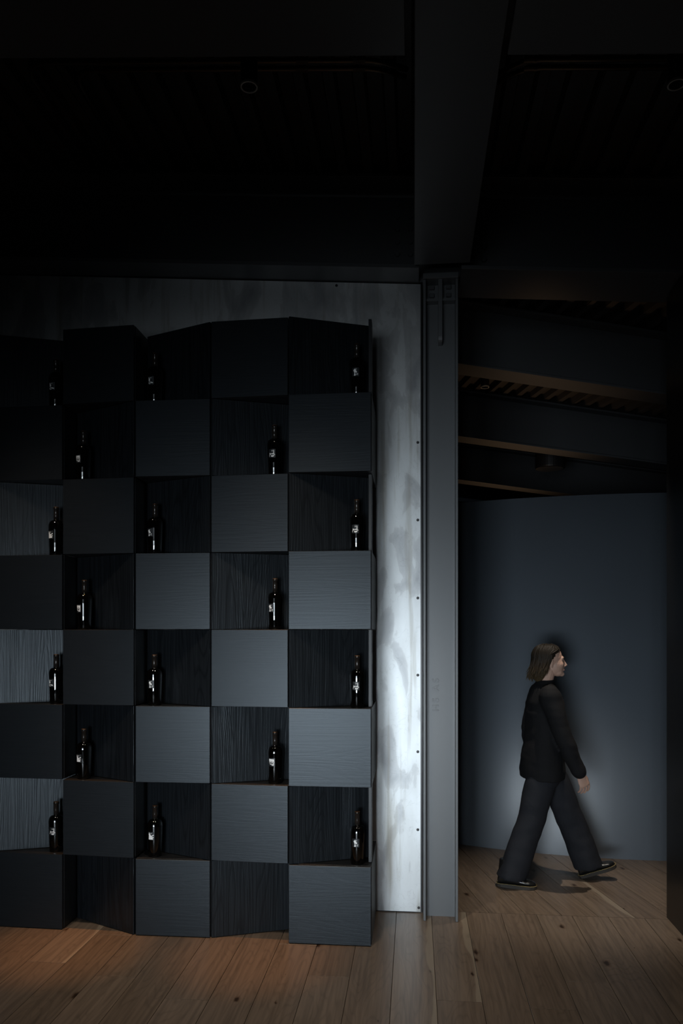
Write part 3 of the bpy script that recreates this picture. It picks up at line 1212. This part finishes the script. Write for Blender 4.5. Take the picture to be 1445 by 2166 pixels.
ART = {}
ARTN = {'A': 'a white sail and ring', 'B': 'a white chequered flag', 'C': 'a white tilted card', 'D': 'a white boat', 'E': 'a white tower and boat'}
PROTO = None
BOTTLES = [  # column, row from ground, px of the axis, artwork, turn in degrees
    (0, 7, 119, 'A', -12), (2, 7, 328, 'A', -18), (4, 7, 755, 'C', -6),
    (1, 6, 177, 'B', -26), (3, 6, 581, 'D', -10),
    (0, 5, 119, 'E', -24), (2, 5, 328, 'C', -26), (4, 5, 755, 'D', -8),
    (1, 4, 179, 'B', -30), (3, 4, 582, 'C', -26),
    (0, 3, 119.5, 'A', -22), (2, 3, 327, 'C', -12), (4, 3, 756, 'D', -6),
    (1, 2, 178, 'E', -24), (3, 2, 582, 'B', -18),
    (0, 1, 119, 'D', -5), (2, 1, 328, 'E', -14), (4, 1, 756, 'C', -8)]
for c, r, px, kind, turn in BOTTLES:
    (ya, yb2) = YF[c]
    yc = (ya + yb2) / 2 + .072
    p = pix(px, 1335, y=yc)
    loc = (p.x, yc, ZB[r] + .0002)
    lab = 'dark wine bottle labelled with %s, %s column, %s row' % (ARTN[kind], CNAME[c], RNAME[r])
    t = thing('wine_bottle', lab, 'bottle', loc, radians(turn), 'dark wine bottles in the niches')
    if PROTO is None:
        PROTO = dict(glass=obj('glass_body', glass_bm(), M['glass'], t, smooth=True),
                     foil=obj('neck_foil', foil_bm(), M['foil'], t, smooth=True),
                     cap=obj('foil_top', cap_bm(), M['copper'], t),
                     label=obj('label', label_bm(), M['label'], t, smooth=True))
        PROTO['lines'] = obj('lettering', lines_bm(), M['white'], PROTO['label'])
        lb = PROTO['label']
    else:
        for k in ('glass', 'foil', 'cap', 'label'):
            o = PROTO[k].copy()
            COL.objects.link(o)
            o.parent = t
            if k == 'label':
                lb = o
        if kind != 'B':
            o = PROTO['lines'].copy()
            COL.objects.link(o)
            o.parent = lb
    if kind not in ART:
        ART[kind] = obj('label_print', art(kind), M['white'], lb)
    else:
        o = ART[kind].copy()
        COL.objects.link(o)
        o.parent = lb

# ------------------------------------------------------------------ the walking person
exec_person = True
PP = pix(1150, 1866, z=0.0)
ROT = TH + radians(-2)
person = thing('person', 'person striding right in a black jacket, wide dark trousers and boots', 'person', PP, ROT)


def V(x, y, z):
    return Vector((x, y, z))


def limb(bm, pts, radii, n=14):
    add_tube(bm, pts, radii, n)
    for p, r in zip(pts, radii):
        add_ball(bm, Vector(p), r * .985, u=14, v=8)


HC = V(.052, 0, 1.585)          # middle of the head
HIPZ = .885
L_HIP, L_KNEE, L_ANK = V(.02, .085, HIPZ), V(.195, .09, .475), V(.335, .09, .115)
R_HIP, R_KNEE, R_ANK = V(-.01, -.085, HIPZ), V(-.105, -.095, .475), V(-.275, -.10, .105)
R_SH, R_EL, R_WR = V(.005, -.165, 1.36), V(.080, -.220, 1.080), V(.195, -.205, .825)
L_SH, L_EL, L_WR = V(.005, .165, 1.36), V(-.055, .215, 1.080), V(-.035, .215, .815)

# body: one continuous surface (head, neck, trunk, arms with hands, legs)
bm = bmesh.new()
X, Y = V(1, 0, 0), V(0, 1, 0)
add_loft(bm, [(V(0, 0, .82), .09, .13, X, Y), (V(0, 0, .92), .105, .16, X, Y), (V(0, 0, 1.08), .085, .125, X, Y), (V(.012, 0, 1.22), .1, .14, X, Y),
              (V(.01, 0, 1.34), .085, .15, X, Y), (V(.005, 0, 1.40), .06, .09, X, Y)], 20)
limb(bm, [V(.0, 0, 1.37), V(.012, 0, 1.43), V(.035, 0, 1.52)], [.060, .050, .050])
for sh, el, wr in ((R_SH, R_EL, R_WR), (L_SH, L_EL, L_WR)):
    limb(bm, [sh, (sh + el) / 2, el, (el + wr) / 2, wr], [.05, .043, .036, .034, .024])
for hp, kn, an in ((R_HIP, R_KNEE, R_ANK), (L_HIP, L_KNEE, L_ANK)):
    limb(bm, [hp, (hp + kn) / 2, kn, kn.lerp(an, .35), an], [.085, .07, .052, .053, .036])
# head, facing +x
add_ball(bm, HC + V(-.018, 0, .030), .096, .076, .086, 24, 16)         # cranium
add_ball(bm, HC + V(.028, 0, -.020), .066, .060, .085, 20, 14)         # face
add_ball(bm, HC + V(.048, 0, -.078), .040, .042, .032)                 # jaw
add_ball(bm, HC + V(.076, 0, -.092), .020, .022, .018)                 # chin
add_ball(bm, HC + V(.072, 0, .022), .018, .048, .018)                  # brow
add_tube(bm, [HC + V(.082, 0, .012), HC + V(.095, 0, -.012), HC + V(.107, 0, -.027), HC + V(.090, 0, -.038)], [.008, .010, .0115, .010], 10)
add_ball(bm, HC + V(.094, .010, -.035), .008, .007, .007)
add_ball(bm, HC + V(.094, -.010, -.035), .008, .007, .007)
add_ball(bm, HC + V(.083, 0, -.060), .015, .022, .010)                 # mouth mound
for s in (-1, 1):
    add_ball(bm, HC + V(.052, s * .037, -.024), .030, .021, .028)      # cheek
    add_ball(bm, HC + V(.067, s * .030, .0130), .0128, .0160, .0040)   # upper lid
    add_ball(bm, HC + V(.066, s * .030, -.0075), .0122, .0150, .0036)  # lower lid
    add_ball(bm, HC + V(-.018, s * .074, -.010), .020, .008, .031, rot=(0, radians(12), 0))   # ear
    add_ball(bm, HC + V(-.012, s * .073, -.034), .010, .008, .010)


def hand(bm, wr, fwd, palm_n, side):
    """relaxed hand: fwd = along the hand, palm_n = palm normal, side = towards the thumb"""
    fwd, palm_n, side = fwd.normalized(), palm_n.normalized(), side.normalized()
    c = wr + fwd * .048
    add_loft(bm, [(wr - fwd * .01, .024, .017, side, palm_n), (wr + fwd * .02, .031, .016, side, palm_n), (wr + fwd * .055, .040, .0155, side, palm_n),
                  (wr + fwd * .085, .040, .014, side, palm_n), (wr + fwd * .094, .034, .010, side, palm_n)], 16)
    for i, (u, ln) in enumerate(((.0345, .076), (.0118, .084), (-.0112, .078), (-.0335, .062))):
        b = wr + fwd * (.080 - abs(u) * .12) + side * u
        d = fwd
        pts, rad = [b], [.0086]
        bend = radians(17 + 4 * i)
        for seg, fr in enumerate((.45, .30, .25)):
            ax = palm_n
            d = (d * cos(bend) + ax * sin(bend)).normalized()
            # rotate the normal with the finger
            palm2 = ax
            pts.append(pts[-1] + d * (ln * fr))
            rad.append((.0082, .0076, .0066)[seg])
            bend = radians(22 + 3 * i)
        limb(bm, pts, rad, 10)
    b = wr + fwd * .022 + side * .024
    p1 = b + (fwd * .7 + side * .55 + palm_n * .3).normalized() * .036
    p2 = p1 + (fwd * .9 + side * .15 + palm_n * .35).normalized() * .028
    p3 = p2 + (fwd * .95 - side * .05 + palm_n * .4).normalized() * .022
    limb(bm, [b, p1, p2, p3], [.014, .0115, .0098, .0075], 10)


hand(bm, R_WR + V(.006, 0, -.012), V(.42, .05, -.9), V(-.55, .75, -.2), V(.85, .35, .35))
hand(bm, L_WR + V(-.002, 0, -.012), V(.05, .0, -1), V(.2, -1, 0), V(1, .2, .05))
body = remeshed('body', bm, .0030, M['skin'], person, 5, .5)

for s in (-1, 1):
    bm = bmesh.new()
    add_ball(bm, HC + V(.0650, s * .031, .003), .0118, .012, .0105)
    e = obj('eye', bm, M['eye'], person, smooth=True)
    bm = bmesh.new()
    add_ball(bm, HC + V(.0748, s * .033, .003), .0032, .0052, .0052, 10, 8)
    obj('iris', bm, M['iris'], e, smooth=True)
    bm = bmesh.new()
    add_tube(bm, [HC + V(.0945, s * .010, .023), HC + V(.0905, s * .026, .027), HC + V(.078, s * .042, .024)], [.0022, .0026, .0015], 8)
    obj('eyebrow', bm, M['hair'], person, smooth=True)
bm = bmesh.new()
for z_, r_ in ((-.0565, .0034), (-.0640, .0040)):
    add_tube(bm, [HC + V(x_, y_, z_) for x_, y_ in ((.082, -.021), (.0905, -.014), (.0945, -.005), (.0945, .005), (.0905, .014), (.082, .021))], [.001, r_ * .8, r_, r_, r_ * .8, .001], 8)
obj('lips', bm, M['lips'], person, smooth=True)

# hair: parted cap and many locks swept back to the shoulders
hr = random.Random(11)
bm = bmesh.new()
HO = HC + V(-.024, 0, .034)
HR = V(.102, .084, .088)
add_ball(bm, HO + V(-.010, 0, .004), .096, HR.y - .002, HR.z, 24, 14)
add_ball(bm, HC + V(-.072, 0, -.030), .066, .078, .090, 20, 12)
add_ball(bm, HC + V(-.088, 0, -.090), .048, .066, .060, 18, 10)
for i in range(380):
    sgn = 1 if i % 2 else -1
    p0 = radians(hr.uniform(6, 180))                 # where the lock starts around the head
    k = hr.uniform(1.01, 1.09)
    th0 = radians(hr.uniform(14, 50))
    p1 = max(p0, radians(hr.uniform(84, 112)))       # front locks are swept back over the temples
    pts = []
    for q in range(7):
        u = q / 6
        th = th0 + (radians(97) - th0) * u
        phi = sgn * (p0 + (p1 - p0) * min(1, u * 1.5))
        pts.append(HO + V(HR.x * k * sin(th) * cos(phi), HR.y * k * sin(th) * sin(phi), HR.z * k * cos(th)))
    e = pts[-1]
    phi = sgn * p1
    n_ = V(cos(phi), sin(phi), 0)
    back = (1 - cos(phi)) / 2
    drop = hr.uniform(.10, .170) * (0.6 + .4 * back)
    flare = hr.uniform(-.012, .034)
    for q in range(1, 6):
        u = q / 5
        pts.append(e + V(-.050 * u * (1 - back) - .014 * u, 0, -drop * u) + n_ * (flare * u * u) + V(sin(u * 6 + i), cos(u * 5 + 2 * i), 0) * .004 * u)
    r = hr.uniform(.004, .0068)
    add_tube(bm, pts, [r * .5, r * .9, r, r, r, r, r, r, r * .9, r * .75, r * .5, r * .15], 6)
obj('hair', bm, M['hair'], person, smooth=True)

# jacket
bm = bmesh.new()
add_loft(bm, [(V(-.008, 0, .752), .152, .205, X, Y), (V(-.010, 0, .80), .156, .210, X, Y), (V(-.010, 0, .90), .152, .205, X, Y), (V(-.004, 0, 1.00), .138, .186, X, Y), (V(.0, 0, 1.10), .130, .168, X, Y),
              (V(.012, 0, 1.22), .140, .172, X, Y), (V(.010, 0, 1.32), .122, .180, X, Y), (V(.002, 0, 1.385), .092, .148, X, Y), (V(.006, 0, 1.425), .068, .080, X, Y),
              (V(.012, 0, 1.452), .060, .062, X, Y)], 28)
for sh, el, wr in ((R_SH, R_EL, R_WR), (L_SH, L_EL, L_WR)):
    limb(bm, [sh + V(0, 0, -.01), sh.lerp(el, .5), el, el.lerp(wr, .5), wr + (wr - el).normalized() * -.005], [.078, .069, .062, .058, .050], 16)


def folds(co, nrm):
    f = noise.noise(co * 9.0) * .008 + noise.noise(V(co.x * 5, co.y * 5, co.z * 24)) * .004
    return nrm * f


remeshed('jacket', bm, .009, M['jacket'], person, 3, .5, folds)

# trousers, wide in the leg
bm = bmesh.new()
add_loft(bm, [(V(0, 0, .72), .108, .160, X, Y), (V(0, 0, .84), .115, .170, X, Y), (V(0, 0, .93), .105, .155, X, Y)], 24)
for hp, kn, an, hem in ((R_HIP, R_KNEE, R_ANK, V(-.255, -.10, .062)), (L_HIP, L_KNEE, L_ANK, V(.352, .09, .085))):
    seg = [hp, hp.lerp(kn, .5), kn, kn.lerp(hem, .5), hem]
    ra = [.108, .104, .098, .098, .104]
    secs = []
    for i, q in enumerate(seg):
        d = (seg[min(i + 1, 4)] - seg[max(i - 1, 0)]).normalized()
        if i == 4:
            d = (d + V(0, 0, -1.0)).normalized()
        b_ = d.cross(V(0, 1, 0)).normalized()
        secs.append((q, ra[i], ra[i] * .92, b_, V(0, 1, 0)))
    add_loft(bm, secs, 20)


def folds2(co, nrm):
    f = noise.noise(V(co.x * 10, co.y * 10, co.z * 4)) * .010 + noise.noise(V(co.x * 8, co.y * 8, co.z * 16 + 4)) * .005
    return nrm * f


remeshed('trousers', bm, .009, M['trousers'], person, 4, .5, folds2)


# boots
def boot(ank, pitch, yaw):
    e = bpy.data.objects.new('boot', None)
    m = Matrix.Translation(ank) @ Matrix.Rotation(yaw, 4, 'Z') @ Matrix.Rotation(-pitch, 4, 'Y')
    bm = bmesh.new()
    # local: x towards the toe, z up, ankle at the origin, sole underside at z = -0.105
    secs = []
    for x, w, zt, zb in ((-.070, .022, -.050, -.082), (-.062, .031, -.010, -.082), (-.03, .036, .0, -.082), (.02, .038, -.012, -.082), (.07, .042, -.028, -.082),
                         (.115, .046, -.042, -.082), (.155, .044, -.050, -.082), (.18, .034, -.056, -.082), (.193, .016, -.066, -.082)):
        secs.append((V(x, 0, (zt + zb) / 2), w, (zt - zb) / 2, V(0, 1, 0), V(0, 0, 1)))
    add_loft(bm, secs, 18)
    add_loft(bm, [(V(-.025, 0, -.05), .045, .036, X, Y), (V(-.02, 0, .01), .043, .036, X, Y), (V(-.01, 0, .09), .046, .042, X, Y)], 18)
    b = remeshed('boot', bm, .006, M['boot'], person, 4, .5)
    b.matrix_local = m
    outline = [(-.078, .0), (-.070, .026), (-.045, .036), (.0, .037), (.05, .041), (.11, .050), (.155, .049), (.185, .036), (.200, .015)]
    ring = outline + [(x, -y) for x, y in outline[::-1] if abs(y) > 1e-6]
    bm = bmesh.new()
    add_prism(bm, ring, -.105, -.080)
    bevel(bm, .003)
    s = obj('sole', bm, M['sole'], b)
    bm = bmesh.new()
    n = len(ring)
    for i in range(n):
        p, q = V(*ring[i], -.079), V(*ring[(i + 1) % n], -.079)
        k = max(1, int((q - p).length / .007))
        for j in range(k):
            u0, u1 = j / k, (j + .6) / k
            a_, c_ = p.lerp(q, u0) * 1.0, p.lerp(q, u1) * 1.0
            add_tube(bm, [a_, c_], .0016, 5)
    st = obj('welt_stitching', bm, M['stitch'], b)
    st['kind'] = 'stuff'
    return b


boot(V(-.275, -.10, .105), 0, radians(-14))
boot(V(.318, .09, .125), radians(20), radians(-4))
